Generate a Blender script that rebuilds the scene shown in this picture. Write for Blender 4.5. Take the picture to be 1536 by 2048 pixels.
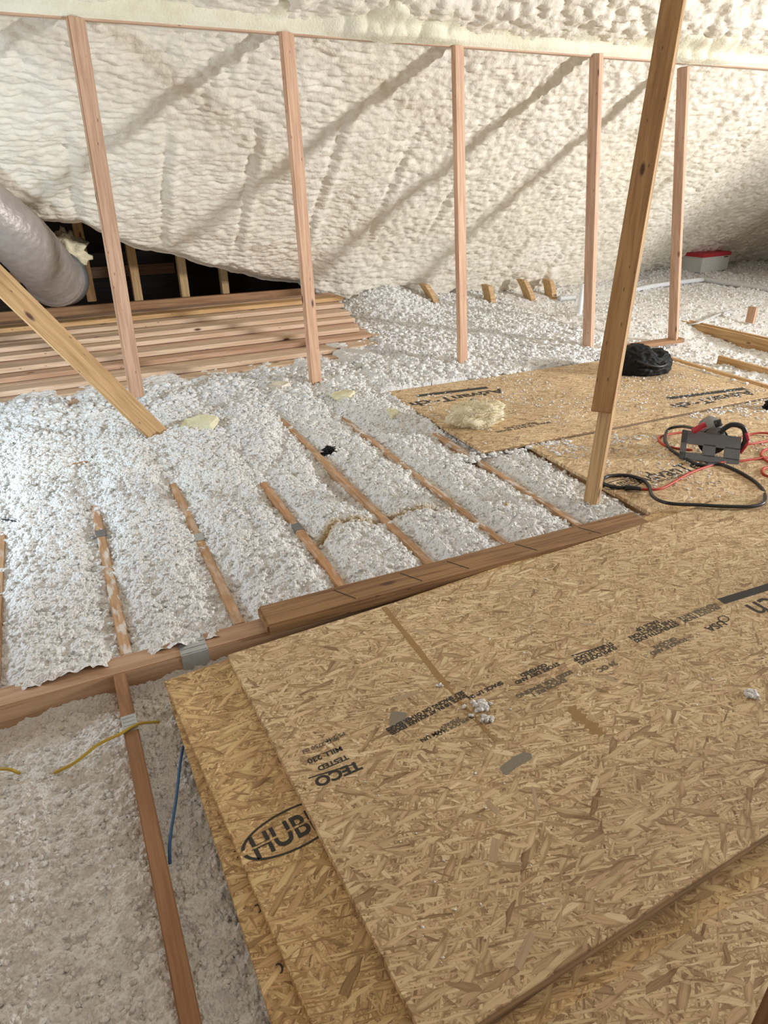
import bpy, bmesh, math, random
import numpy as np
from mathutils import Vector, Matrix
random.seed(7); rng = np.random.default_rng(7)
for o in list(bpy.data.objects): bpy.data.objects.remove(o)
SC = bpy.context.scene; COL = SC.collection

# ---------------------------------------------------------------- camera
H = 1.45; FPX = 1347.0
A_, B_ = (45, 340), (3950, 315)
def _d(p):
    v = Vector((p[0]-768, -(p[1]-1024), -FPX)); return v.normalized()
Yc = _d(A_); Xc = _d(B_); Xc = (Xc - Yc*(Xc@Yc)).normalized(); Zc = Xc.cross(Yc)
RW = Matrix((Xc, Yc, Zc))                       # camera -> world
cd = bpy.data.cameras.new('camera'); cam = bpy.data.objects.new('camera', cd); COL.objects.link(cam)
cam.matrix_world = Matrix.Translation((0, 0, H)) @ RW.to_4x4()
cd.sensor_fit = 'VERTICAL'; cd.sensor_height = 36; cd.lens = FPX/2048*36; cd.clip_start = .02
SC.camera = cam
# ---------------------------------------------------------------- light
SC.view_settings.view_transform = 'Standard'; SC.view_settings.look = 'None'
SC.view_settings.gamma = 1; SC.view_settings.use_curve_mapping = False
SC.view_settings.exposure = -0.34
w = bpy.data.worlds.new('world'); SC.world = w; w.use_nodes = True
w.node_tree.nodes['Background'].inputs[0].default_value = (1.0, .945, .87, 1)
w.node_tree.nodes['Background'].inputs[1].default_value = 0.56
def area(name, loc, target, sx, sy, power, col):
    l = bpy.data.lights.new(name, 'AREA'); l.shape = 'RECTANGLE'; l.size = sx; l.size_y = sy; l.energy = power; l.color = col
    o = bpy.data.objects.new(name, l); COL.objects.link(o); o.location = loc
    o.rotation_euler = (Vector(target)-Vector(loc)).to_track_quat('-Z', 'Y').to_euler(); return o
area('daylight_left_window', (-1.75, 3.2, .95), (.5, 4.5, .1), .3, .7, 62, (.68, .85, 1))
lr = area('daylight_right_window', (8.7, -.5, 1.7), (2.2, 5.3, 1.2), .42, .7, 305, (.96, .98, 1)); lr.data.spread = math.radians(112)

def P(px, py, z=0.0):
    v = RW @ Vector((px-768, -(py-1024), -FPX)); t = (z-H)/v.z; return Vector((v.x*t, v.y*t, z))
def PY(px, py, Y):
    v = RW @ Vector((px-768, -(py-1024), -FPX)); t = Y/v.y; return Vector((v.x*t, Y, H+v.z*t))
def PD(px, py, D):
    v = RW @ Vector((px-768, -(py-1024), -FPX)); return Vector((0, 0, H)) + v*(D/FPX)

# ---------------------------------------------------------------- noise
def h2(ix, iy, s):
    x = (ix*374761393 + iy*668265263 + s*974634777) & 0xffffffff
    x = ((x ^ (x >> 13))*1274126177) & 0xffffffff
    return ((x ^ (x >> 16)) & 0xffff)/65535.0
def vn(x, y, s=0):
    ix = np.floor(x).astype(np.int64); iy = np.floor(y).astype(np.int64); fx = x-ix; fy = y-iy
    fx = fx*fx*(3-2*fx); fy = fy*fy*(3-2*fy)
    a = h2(ix, iy, s); b = h2(ix+1, iy, s); c = h2(ix, iy+1, s); d = h2(ix+1, iy+1, s)
    return (a*(1-fx)+b*fx)*(1-fy)+(c*(1-fx)+d*fx)*fy
def fbm(x, y, s=0, o=3):
    r = 0; a = .5
    for k in range(o): r = r + a*vn(x*2**k, y*2**k, s+k*17); a *= .5
    return r/(1-.5**o)
def worley(x, y, s=0):
    ix = np.floor(x).astype(np.int64); iy = np.floor(y).astype(np.int64); f1 = np.full(x.shape, 9.0); f2 = f1.copy()
    for dx in (-1, 0, 1):
        for dy in (-1, 0, 1):
            cx = ix+dx; cy = iy+dy
            d = np.hypot(cx+h2(cx, cy, s)-x, cy+h2(cx, cy, s+99)-y)
            f2 = np.minimum(f2, np.maximum(f1, d)); f1 = np.minimum(f1, d)
    return f1, f2
def sst(a, b, x):
    t = np.clip((x-a)/(b-a), 0, 1); return t*t*(3-2*t)

# ---------------------------------------------------------------- materials
class NT:
    def __init__(s, name):
        s.m = bpy.data.materials.new(name); s.m.use_nodes = True; s.t = s.m.node_tree; s.t.nodes.clear()
        s.out = s.n('ShaderNodeOutputMaterial'); s.b = s.n('ShaderNodeBsdfPrincipled'); s.l(s.b.outputs[0], s.out.inputs[0])
    def n(s, t, **k):
        x = s.t.nodes.new(t)
        for a, v in k.items(): setattr(x, a, v)
        return x
    def l(s, a, b): s.t.links.new(a, b)
    def put(s, inp, v):
        if hasattr(v, 'links') or isinstance(v, bpy.types.NodeSocket): s.l(v, inp)
        else: inp.default_value = v
    def math(s, op, a, b=0.0, clamp=False):
        x = s.n('ShaderNodeMath', operation=op, use_clamp=clamp); s.put(x.inputs[0], a); s.put(x.inputs[1], b); return x.outputs[0]
    def mix(s, f, a, b, mode='MIX'):
        x = s.n('ShaderNodeMix', data_type='RGBA', blend_type=mode); s.put(x.inputs[0], f)
        s.put(x.inputs[6], a if not isinstance(a, tuple) else (*a, 1)); s.put(x.inputs[7], b if not isinstance(b, tuple) else (*b, 1)); return x.outputs[2]
    def ramp(s, f, stops, interp='LINEAR'):
        x = s.n('ShaderNodeValToRGB'); s.l(f, x.inputs[0]); cr = x.color_ramp; cr.interpolation = interp
        while len(cr.elements) > 1: cr.elements.remove(cr.elements[-1])
        for i, (p, c) in enumerate(stops):
            e = cr.elements[0] if i == 0 else cr.elements.new(p)
            e.position = p; e.color = (*c, 1) if len(c) == 3 else c
        return x.outputs[0]
    def coord(s, kind='Object'):
        return s.n('ShaderNodeTexCoord').outputs[kind]
    def mapping(s, v, loc=(0, 0, 0), rot=(0, 0, 0), sc=(1, 1, 1)):
        x = s.n('ShaderNodeMapping'); s.l(v, x.inputs[0]); s.put(x.inputs[1], loc); s.put(x.inputs[2], rot); s.put(x.inputs[3], sc); return x.outputs[0]
    def mapt(s, v, loc=(0, 0, 0), rot=(0, 0, 0), sc=(1, 1, 1)):      # turned first, then stretched
        x = s.n('ShaderNodeMapping', vector_type='TEXTURE'); s.l(v, x.inputs[0]); s.put(x.inputs[1], loc); s.put(x.inputs[2], rot); s.put(x.inputs[3], tuple(1/a for a in sc)); return x.outputs[0]
    def noise(s, v, scale, detail=3, rough=.5, dist=0):
        x = s.n('ShaderNodeTexNoise'); s.l(v, x.inputs['Vector']); x.inputs['Scale'].default_value = scale
        x.inputs['Detail'].default_value = detail; x.inputs['Roughness'].default_value = rough; x.inputs['Distortion'].default_value = dist; return x.outputs
    def vor(s, v, scale=1, feature='F1', rnd=1):
        x = s.n('ShaderNodeTexVoronoi', feature=feature); s.l(v, x.inputs['Vector']); x.inputs['Scale'].default_value = scale; x.inputs['Randomness'].default_value = rnd; return x.outputs
    def bump(s, h, strength=.5, dist=.01):
        x = s.n('ShaderNodeBump'); s.l(h, x.inputs['Height']); x.inputs['Strength'].default_value = strength; x.inputs['Distance'].default_value = dist; s.l(x.outputs[0], s.b.inputs['Normal'])
    def col(s, c): s.put(s.b.inputs['Base Color'], c if not isinstance(c, tuple) else (*c, 1))
    def rough(s, r): s.put(s.b.inputs['Roughness'], r)
    def objrand(s, k=37.0):
        r = s.n('ShaderNodeObjectInfo').outputs['Random']; x = s.n('ShaderNodeCombineXYZ')
        s.l(s.math('MULTIPLY', r, k), x.inputs[0]); s.l(s.math('MULTIPLY', r, k*.7), x.inputs[1]); s.l(s.math('MULTIPLY', r, k*1.3), x.inputs[2]); return r, x.outputs[0]

def mat_osb(name, tone=(1, 1, 1)):
    t = NT(name); r, off = t.objrand()
    va = t.n('ShaderNodeVectorMath', operation='ADD'); t.l(t.coord(), va.inputs[0]); t.l(off, va.inputs[1]); v = va.outputs[0]
    nz = t.noise(v, 22, 2)['Color']
    wv = t.n('ShaderNodeVectorMath', operation='MULTIPLY_ADD'); t.l(nz, wv.inputs[0]); wv.inputs[1].default_value = (.010,)*3; t.l(v, wv.inputs[2]); v2 = wv.outputs[0]
    stops = [(0, (.32, .21, .11)), (.12, (.46, .33, .19)), (.35, (.60, .43, .27)), (.5, (.60, .475, .285)), (.68, (.70, .53, .34)), (.85, (.68, .56, .35)), (1, (.80, .66, .45))]
    col = None; hgt = None
    for i, (ang, L, W, thr) in enumerate([(.1, .045, .009, 0), (-.55, .05, .008, .35), (.5, .055, .010, .4), (-.18, .06, .008, .5), (1.15, .045, .011, .6), (.28, .075, .012, .6), (-.9, .045, .008, .6), (.85, .05, .007, .6), (-1.35, .035, .009, .72), (-.3, .05, .005, .65), (.05, .075, .014, .84), (.6, .07, .015, .88), (-.7, .065, .016, .9)]):
        m = t.mapt(v2, loc=(i*3.1, i*1.7, i*.9), rot=(0, 0, ang), sc=(1/L, 1/W, 8))
        vo = t.vor(m); sep = t.n('ShaderNodeSeparateColor'); t.l(vo['Color'], sep.inputs[0])
        c = t.ramp(sep.outputs[0], stops)
        g = t.noise(t.mapt(v2, loc=(i*2., 0, 0), rot=(0, 0, ang), sc=(9, 330, 60)), 1, 2)['Fac']
        c = t.mix(1.0, c, t.ramp(g, [(.25, (.74, .69, .63)), (.5, (1, 1, 1)), (.8, (1.0, 1.0, 1.0))]), 'MULTIPLY')
        ed = t.ramp(vo['Distance'], [(0.0, (1, 1, 1)), (.5, (1, 1, 1)), (.72, (.55, .47, .38))])
        c = t.mix(.8, c, ed, 'MULTIPLY')
        if col is None: col = c; hgt = sep.outputs[1]
        else:
            k = t.math('GREATER_THAN', sep.outputs[2], thr)
            col = t.mix(k, col, c)
            mh = t.n('ShaderNodeMix', data_type='FLOAT'); t.l(k, mh.inputs[0]); t.l(hgt, mh.inputs[2]); t.l(sep.outputs[1], mh.inputs[3]); hgt = mh.outputs[0]
    big = t.noise(v, 2.2, 3)['Fac']
    col = t.mix(1.0, col, t.ramp(big, [(.3, (.98, .94, .86)), (.7, (1.22, 1.19, 1.12))]), 'MULTIPLY')
    col = t.mix(1.0, col, tone, 'MULTIPLY')
    sp = t.noise(t.mapt(v2, rot=(0, 0, .2), sc=(45, 210, 90)), 1, 2)['Fac']
    col = t.mix(t.math('MULTIPLY', t.ramp(sp, [(.66, (0, 0, 0)), (.74, (1, 1, 1))]), .75), col, (.13, .085, .045))
    t.col(col); t.rough(.62); t.bump(hgt, .35, .0015)
    return t.m

def mat_wood(name, base, dark, knots=True, rough=.65, contrast=1.0, frost=0.0):
    t = NT(name); r, off = t.objrand(53)
    va = t.n('ShaderNodeVectorMath', operation='ADD'); t.l(t.coord(), va.inputs[0]); t.l(off, va.inputs[1]); v = va.outputs[0]
    g1 = t.noise(t.mapping(v, sc=(1.6, 26, 26)), 1.6, 4, .6, .6)['Fac']
    g2 = t.noise(t.mapping(v, sc=(4, 220, 220)), 1, 2)['Fac']
    mid = tuple((a+b)/2 for a, b in zip(base, dark))
    c = t.ramp(g1, [(.28, dark), (.46, mid), (.56, base), (.75, tuple(min(1, a*1.12) for a in base))])
    c = t.mix(.55*contrast, c, t.ramp(g2, [(.3, (.72, .66, .6)), (.6, (1, 1, 1))]), 'MULTIPLY')
    hv = t.ramp(r, [(0, (.90, .86, .80)), (.5, (1, 1, 1)), (1, (1.04, .96, .86))])
    c = t.mix(1.0, c, hv, 'MULTIPLY')
    if knots:
        vo = t.vor(t.mapping(v, sc=(3.2, 9, 9)), 1)['Distance']
        c = t.mix(t.ramp(vo, [(.06, (1, 1, 1)), (.13, (0, 0, 0))]), c, (.10, .04, .02))
        vo2 = t.vor(t.mapping(v, loc=(5, 2, 1), sc=(9, 26, 26)), 1)['Distance']
        c = t.mix(t.math('MULTIPLY', t.ramp(vo2, [(.05, (1, 1, 1)), (.11, (0, 0, 0))]), .7), c, (.06, .035, .025))
    if frost:
        nf = t.noise(t.mapping(v, sc=(12, 40, 40)), 1.0, 4)['Fac']
        c = t.mix(t.math('MULTIPLY', t.ramp(nf, [(.5, (0, 0, 0)), (.62, (1, 1, 1))]), frost), c, (.78, .74, .68))
    t.col(c); t.rough(rough); t.bump(g2, .15, .002)
    return t.m

def mat_foam(name, c1, c2, sc=1.0, bumpd=.012):
    t = NT(name); v = t.coord()
    big = t.noise(v, 1.1*sc, 4, .55)['Fac']
    c = t.ramp(big, [(.35, c1), (.65, c2)])
    c = t.mix(.5, c, t.ramp(t.noise(v, 14, 4)['Fac'], [(.3, (.86, .82, .74)), (.6, (1, 1, 1))]), 'MULTIPLY')
    t.col(c); t.rough(.75)
    hgt = t.noise(v, 60, 4, .6)['Fac']
    t.bump(hgt, .5, bumpd); return t.m

def mat_fluff(name, c1, c2, stain=True):
    t = NT(name); v = t.coord()
    n1 = t.noise(v, 55, 4, .65)['Fac']
    big = t.noise(v, 1.7, 3)['Fac']
    c = t.ramp(big, [(.35, c1), (.65, c2)])
    c = t.mix(.5, c, t.ramp(n1, [(.25, (.78, .74, .66)), (.5, (1, 1, 1))]), 'MULTIPLY')
    if stain:
        a = t.n('ShaderNodeAttribute', attribute_name='stain'); c = t.mix(a.outputs['Fac'], c, (.52, .36, .14))
    t.col(c); t.rough(.9)
    vo = t.vor(v, 120)['Distance']
    t.bump(t.math('ADD', n1, t.math('MULTIPLY', vo, -.8)), .9, .008); return t.m

def mat_plain(name, c, rough=.5, metal=0.0, bump=0, bs=40):
    t = NT(name); v = t.coord(); n = t.noise(v, bs, 3)['Fac']
    t.col(t.mix(.35, c, t.ramp(n, [(.3, tuple(x*.75 for x in c)), (.7, tuple(min(1, x*1.15) for x in c))]))); t.rough(rough); t.b.inputs['Metallic'].default_value = metal
    if bump: t.bump(n, bump, .01)
    return t.m

M = {}
M['osb'] = mat_osb('osb_strands'); M['osb2'] = mat_osb('osb_strands_yellow', (.98, .92, .76)); M['osb_far'] = mat_osb('osb_strands_pale', (1.06, 1.06, 1.08))
M['edge'] = mat_wood('osb_edge', (.34, .22, .11), (.16, .09, .04), False)
M['fir'] = mat_wood('fir_pink', (.66, .45, .32), (.50, .30, .19))
M['firpale'] = mat_wood('fir_pale', (.74, .56, .40), (.60, .40, .25))
M['gold'] = mat_wood('fir_golden', (.62, .41, .20), (.44, .26, .11))
M['postwood'] = mat_wood('fir_golden_shaded', (.47, .295, .135), (.33, .19, .08))  # golden fir darkened, the doubled post's shade put into the colour
M['brown'] = mat_wood('fir_orange_brown', (.42, .235, .115), (.29, .145, .065), False)
M['joist'] = mat_wood('joist_fir', (.58, .36, .20), (.42, .235, .12), False, frost=.25)
M['joistw'] = mat_wood('joist_fir_dusted', (.58, .36, .20), (.42, .235, .12), False, frost=.85)
M['beam'] = mat_wood('beam_fir', (.56, .38, .25), (.42, .26, .16), False)
M['timber'] = mat_wood('weathered_timber', (.36, .215, .10), (.20, .10, .045), True, contrast=1.4)
M['darkwood'] = mat_wood('dark_roof_wood', (.28, .15, .07), (.16, .08, .035), False)
M['deck'] = mat_wood('sheathing_shade_black', (.05, .032, .02), (.03, .02, .012), False)  # near-black colour stands in for the shade inside the open eave
M['fluff'] = mat_fluff('white_loose_fill', (.92, .915, .90), (.94, .935, .90))
M['fluff2'] = mat_fluff('cream_loose_fill', (.90, .88, .84), (.93, .915, .87))
M['foam'] = mat_foam('spray_foam_cream', (.83, .77, .65), (.86, .81, .71))
M['foamy'] = mat_foam('spray_foam_yellow', (.80, .77, .58), (.86, .83, .70))
M['scrap'] = mat_foam('foam_scrap', (.76, .72, .46), (.82, .78, .56))
M['tuft'] = mat_foam('yellow_fibre', (.80, .70, .47), (.84, .76, .55), bumpd=.02)
M['black'] = mat_plain('black_plastic', (.005, .005, .005), .62, bump=.1); M['black'].node_tree.nodes['Principled BSDF'].inputs['Specular IOR Level'].default_value = .25
M['ink'] = mat_plain('black_ink', (.035, .032, .026), .7)
M['inkf'] = mat_plain('faded_ink', (.14, .115, .08), .7)
M['metal'] = mat_plain('galvanised', (.50, .53, .55), .38, .7)
M['duct'] = mat_plain('silver_foil', (.40, .36, .33), .45, .35, bump=1.0, bs=16)
M['pvc'] = mat_plain('white_pvc', (.86, .87, .90), .3)
M['pvcg'] = mat_plain('grey_pvc', (.62, .62, .60), .4)
M['red'] = mat_plain('red_rubber', (.55, .055, .03), .5)
M['redc'] = mat_plain('red_cardboard', (.50, .03, .05), .6)
M['boxw'] = mat_plain('white_cardboard', (.68, .67, .62), .7)
M['yellow'] = mat_plain('yellow_jacket', (.50, .34, .04), .5)
M['blue'] = mat_plain('blue_jacket', (.03, .12, .27), .5)
M['saw'] = mat_plain('dark_grey_metal', (.20, .205, .205), .5, .3)
M['sawb'] = mat_plain('black_housing', (.02, .02, .021), .4)
M['flake'] = mat_wood('pale_wood_flake', (.56, .44, .29), (.48, .36, .22), False)
M['greyflake'] = mat_plain('grey_wood_flake', (.27, .235, .17), .75, bs=90)
M['glue'] = mat_plain('amber_glue_stain', (.36, .21, .075), .5, bs=60)

# ---------------------------------------------------------------- builders
def tag(o, label=None, cat=None, group=None, kind=None):
    if label: o['label'] = label
    if cat: o['category'] = cat
    if group: o['group'] = group
    if kind: o['kind'] = kind
    return o
def link(name, me, mat, parent=None, mw=None):
    me.materials.append(M[mat] if isinstance(mat, str) else mat)
    o = bpy.data.objects.new(name, me); COL.objects.link(o)
    if parent: o.parent = parent
    if mw is not None: o.matrix_basis = mw
    return o
def bm_obj(name, bm, mat, parent=None, mw=None, smooth=False):
    me = bpy.data.meshes.new(name); bm.normal_update(); bm.to_mesh(me); bm.free()
    if smooth: me.polygons.foreach_set('use_smooth', [True]*len(me.polygons))
    return link(name, me, mat, parent, mw)
def empty(name, loc, rz=0):
    o = bpy.data.objects.new(name, None); COL.objects.link(o); o.location = loc; o.rotation_euler = (0, 0, rz); o.empty_display_size = .05; return o
def bx(bm, lo, hi, mw=None, bev=0):
    r = bmesh.ops.create_cube(bm, size=1); vs = r['verts']
    for v in vs: v.co = Vector([lo[i]+(v.co[i]+.5)*(hi[i]-lo[i]) for i in range(3)])
    if bev:
        es = list({e for v in vs for e in v.link_edges}); rr = bmesh.ops.bevel(bm, geom=es, offset=bev, segments=2, affect='EDGES')
        vs = list({v for f in rr['faces'] for v in f.verts} | {v for v in vs if v.is_valid})
    if mw is not None:
        for v in vs: v.co = mw @ v.co
    return vs
def frame(p0, p1, up=(0, 0, 1), roll=0):
    x = (Vector(p1)-Vector(p0)).normalized(); z = Vector(up); y = z.cross(x).normalized(); z = x.cross(y)
    m = Matrix((x, y, z)).transposed().to_4x4(); m = Matrix.Translation(p0) @ m
    return m @ Matrix.Rotation(roll, 4, 'X')
def board(name, p0, p1, w, t, mat, up=(0, 0, 1), roll=0, parent=None, bev=.003, off=(0, 0)):
    """sawn board from p0 to p1: w across, t thick (along 'up'), p0/p1 lie on the centre line of its base face"""
    L = (Vector(p1)-Vector(p0)).length; bm = bmesh.new()
    bx(bm, (0, -w/2+off[0], off[1]), (L, w/2+off[0], t+off[1]), bev=bev)
    return bm_obj(name, bm, mat, parent, frame(p0, p1, up, roll))
def crom(pts, n=8):
    pts = [Vector(p) for p in pts]; out = []
    for i in range(len(pts)-1):
        a = pts[max(i-1, 0)]; b = pts[i]; c = pts[i+1]; d = pts[min(i+2, len(pts)-1)]
        for k in range(n):
            t = k/n; out.append(.5*((2*b)+(c-a)*t+(2*a-5*b+4*c-d)*t*t+(3*b-a-3*c+d)*t**3))
    out.append(pts[-1]); return out
def tube_bm(bm, pts, r, seg=8, cap=True):
    rings = []; n = len(pts); ref = Vector((0, 0, 1))
    for i, p in enumerate(pts):
        d = (pts[min(i+1, n-1)]-pts[max(i-1, 0)]).normalized()
        a = d.cross(ref)
        if a.length < 1e-3: a = d.cross(Vector((0, 1, 0)))
        a.normalize(); b = a.cross(d); rr = r(i/(n-1)) if callable(r) else r
        rings.append([bm.verts.new(p+(a*math.cos(q)+b*math.sin(q))*rr) for q in [2*math.pi*k/seg for k in range(seg)]])
    for i in range(n-1):
        for k in range(seg): bm.faces.new((rings[i][k], rings[i][(k+1) % seg], rings[i+1][(k+1) % seg], rings[i+1][k]))
    if cap: bm.faces.new(rings[0][::-1]); bm.faces.new(rings[-1])
def tube(name, pts, r, mat, parent=None, seg=8, n=8):
    bm = bmesh.new(); tube_bm(bm, crom(pts, n), r, seg); bmesh.ops.recalc_face_normals(bm, faces=bm.faces); return bm_obj(name, bm, mat, parent, smooth=True)
def text_mesh(s, size, bold=.0, align='CENTER'):
    c = bpy.data.curves.new('t', 'FONT'); c.body = s; c.size = size; c.align_x = align; c.offset = bold; c.space_line = .85
    o = bpy.data.objects.new('t', c); COL.objects.link(o); dg = bpy.context.evaluated_depsgraph_get(); dg.update()
    me = bpy.data.meshes.new_from_object(o.evaluated_get(dg)); bpy.data.objects.remove(o); bpy.data.curves.remove(c); me.materials.clear(); return me
def text(name, s, size, loc, rz, mat, parent, bold=0, sx=1.0, align='CENTER'):
    me = text_mesh(s, size, bold, align); me.transform(Matrix.Diagonal((sx, 1, 1, 1)))
    return link(name, me, mat, parent, Matrix.Translation(loc) @ Matrix.Rotation(rz, 4, 'Z'))
_ico = bmesh.new(); bmesh.ops.create_icosphere(_ico, subdivisions=2, radius=1)
ICO_V = np.array([v.co[:] for v in _ico.verts]); ICO_F = np.array([[v.index for v in f.verts] for f in _ico.faces]); _ico.free()
_ico = bmesh.new(); bmesh.ops.create_icosphere(_ico, subdivisions=1, radius=1)
IC1_V = np.array([v.co[:] for v in _ico.verts]); IC1_F = np.array([[v.index for v in f.verts] for f in _ico.faces]); _ico.free()

def np_mesh(name, V, quads, tris, attr=None):
    me = bpy.data.meshes.new(name); nq, nt = len(quads), len(tris)
    me.vertices.add(len(V)); me.vertices.foreach_set('co', V.astype(np.float32).ravel())
    lv = np.concatenate([quads.ravel(), tris.ravel()]).astype(np.int32)
    me.loops.add(len(lv)); me.loops.foreach_set('vertex_index', lv)
    me.polygons.add(nq+nt)
    st = np.concatenate([np.arange(nq)*4, nq*4+np.arange(nt)*3]).astype(np.int32)
    me.polygons.foreach_set('loop_start', st)
    me.polygons.foreach_set('use_smooth', np.ones(nq+nt, bool))
    me.update(calc_edges=True); me.validate()
    if attr is not None:
        a = me.attributes.new('stain', 'FLOAT', 'POINT'); a.data.foreach_set('value', attr.astype(np.float32))
    return me
def grid_quads(nx, ny):
    i = np.arange(ny-1)[:, None]*nx + np.arange(nx-1)[None, :]
    i = i.ravel(); return np.stack([i, i+1, i+1+nx, i+nx], 1)
def clumps(pos, rad, flat=.8, V0=IC1_V, F0=IC1_F):
    n = len(pos); a = rng.uniform(0, 6.28, n); ca, sa = np.cos(a), np.sin(a)
    jit = 1+rng.uniform(-.5, .5, (n, len(V0)))
    U = V0[None]*jit[..., None]*np.stack([rng.uniform(.7, 1.4, n), rng.uniform(.7, 1.2, n), np.full(n, flat)*rng.uniform(.7, 1.2, n)], 1)[:, None, :]
    X = U[..., 0]*ca[:, None]-U[..., 1]*sa[:, None]; Y = U[..., 0]*sa[:, None]+U[..., 1]*ca[:, None]
    U = np.stack([X, Y, U[..., 2]], -1)*rad[:, None, None]+pos[:, None, :]
    F = F0[None]+(np.arange(n)*len(V0))[:, None, None]
    return U.reshape(-1, 3), F.reshape(-1, 3)

# ================================================================ SETTING
JX = [-.415, -.012, .375, .80, 1.19, 1.56, 1.96, 2.345]
CY0, CY1 = 1.905, 2.00          # cross beam
SL = .9; SC0 = 2.265+SL*4.62     # roof plane  z = SC0 - SL*y
NRM = Vector((0, -SL, -1)).normalized()
def roof(y): return SC0-SL*y
# ceiling of ceiling-boards under the insulation
bm = bmesh.new(); bx(bm, (-3, -3, -.26), (12, 8.9, -.24)); o = bm_obj('floor', bm, 'darkwood'); tag(o, kind='structure')
# spray foamed roof slope, fine part
def foam_sheet():
    x0, x1, dx = -1.1, 11.2, .0125; y0, y1 = 4.02, 7.02
    nx = int((x1-x0)/dx); ny = 330
    X = np.linspace(x0, x1, nx)[None, :].repeat(ny, 0); T = np.linspace(0, 1, ny)[:, None].repeat(nx, 1)
    # lower edge : hangs free over the open eave bay at the left
    ex = np.array([-1.1, .08, .32, .70, 1.0, 1.27, 1.87, 2.25, 2.6, 11.2]); ey = np.array([5.75, 5.93, 5.96, 6.2, 6.27, 6.4, 6.62, 6.7, 6.98, 6.98])
    YE = np.interp(X, ex, ey)+.035*(fbm(X*9, X*0+3, 5, 3)-.5)*(X < 2.4)
    Y = y0+(YE-y0)*T
    vS = Y*math.hypot(1, SL)
    wx = X+.10*(fbm(X*2.3, vS*2.3, 3)-.5); wv = vS+.12*(fbm(X*1.4+7, vS*3, 9)-.5)
    f1, f2 = worley(wx/.115, wv/.040, 1); g1, g2 = worley(wx/.05+9, wv/.027, 4)
    rip = 1-np.clip(f1, 0, 1)**1.6; rip2 = 1-np.clip(g1, 0, 1)**1.5
    k1, k2 = worley(X/.085, vS/.07, 7); pop = 1-np.clip(k1, 0, 1)**1.6
    wr = sst(1.6, 3.4, X+.6*(fbm(X, vS, 2)-.5))            # right part: rounder popcorn texture
    amp = .6+.7*fbm(X*1.3, vS*1.1, 21)
    d = amp*((1-wr)*(.026*rip+.014*rip2)+wr*(.015*rip+.022*pop+.018*rip2))
    d += .05*(fbm(X*1.1, vS*.9, 31, 3)-.5)*2*.6 + .022*(fbm(X*4, vS*5, 33, 3)-.5)*2
    # rafters telegraph through as shallow grooves with ridges
    ph = ((X+.03*fbm(vS*2, X*0, 8))/.61) % 1.0; g = np.exp(-((ph-.5)/.045)**2); gm = sst(.42, .6, fbm(X*.8+3, vS*.9, 73, 2)); d -= .016*g*gm; d += .012*np.exp(-((ph-.62)/.06)**2)*gm
    # band above the purlin: heaped over
    up = sst(4.62, 4.42, Y); q1, q2 = worley(X/.16, vS/.14, 61); d += up*(.03+.07*(1-q1**1.5)+.03*fbm(X*9, vS*9, 4))
    # bulge at eave foot on the right, roll-in at the free edge
    foot = sst(6.2, 6.95, Y)*(X > 2.3); d += foot*(.10*fbm(X*2.2, vS*2, 44)+.03*(1-q1))
    edge = sst(.93, 1.0, T)*(X < 2.5); d = d*(1-edge)-edge*.09+.0
    d += .05
    V = np.stack([X, Y+NRM.y*d+1.0*sst(5.9, 8.2, X)*T, roof(Y)+NRM.z*d], -1).reshape(-1, 3)
    me = np_mesh('ceiling', V, grid_quads(nx, ny)[:, ::-1], np.zeros((0, 3), int))
    return link('ceiling', me, 'foam')
tag(foam_sheet(), kind='structure')
# the rest of the slope above and behind the camera, and the roof deck over the eave
bm = bmesh.new()
def quad(bm, *p): bm.faces.new([bm.verts.new(q) for q in p])
quad(bm, (-3, 4.05, roof(4.05)), (12, 4.05, roof(4.05)), (12, -.6, roof(-.6)), (-3, -.6, roof(-.6)))
tag(bm_obj('ceiling_upper', bm, 'foam'), kind='structure')
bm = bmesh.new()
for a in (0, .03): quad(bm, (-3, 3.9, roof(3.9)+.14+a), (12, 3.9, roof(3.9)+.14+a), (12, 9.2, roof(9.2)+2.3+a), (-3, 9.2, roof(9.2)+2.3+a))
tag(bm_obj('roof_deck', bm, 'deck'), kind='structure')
bm = bmesh.new(); bx(bm, (-3, 8.9, -.25), (12, 9.0, 2.6)); tag(bm_obj('wall_back', bm, 'deck'), kind='structure')  # closes the eave void, whose darkness is put into the colour
def gable(name, x, y0, y1, z0, z1):
    bm = bmesh.new(); Y0, Y1 = -3, 9.0; Z0, Z1 = -.25, 6.6
    for a, b, c, d in ((Y0, y0, Z0, Z1), (y1, Y1, Z0, Z1), (y0, y1, Z0, z0), (y0, y1, z1, Z1)): bx(bm, (x-.05, a, c), (x+.05, b, d))
    tag(bm_obj(name, bm, 'firpale'), kind='structure')
gable('wall_left', -2.25, 2.6, 3.6, .7, 1.65)
gable('wall_right', 11.6, -1.6, -.3, 1.1, 2.1)
bm = bmesh.new()
for a, b, c, d in ((-3, -.85, -.25, 6.6), (-.15, 2.6, -.25, 6.6), (-.85, -.15, -.25, 1.25), (-.85, -.15, 2.15, 6.6)): bx(bm, (8.76, a, c), (8.86, b, d))
tag(bm_obj('wall_dormer', bm, 'firpale'), kind='structure')

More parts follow.
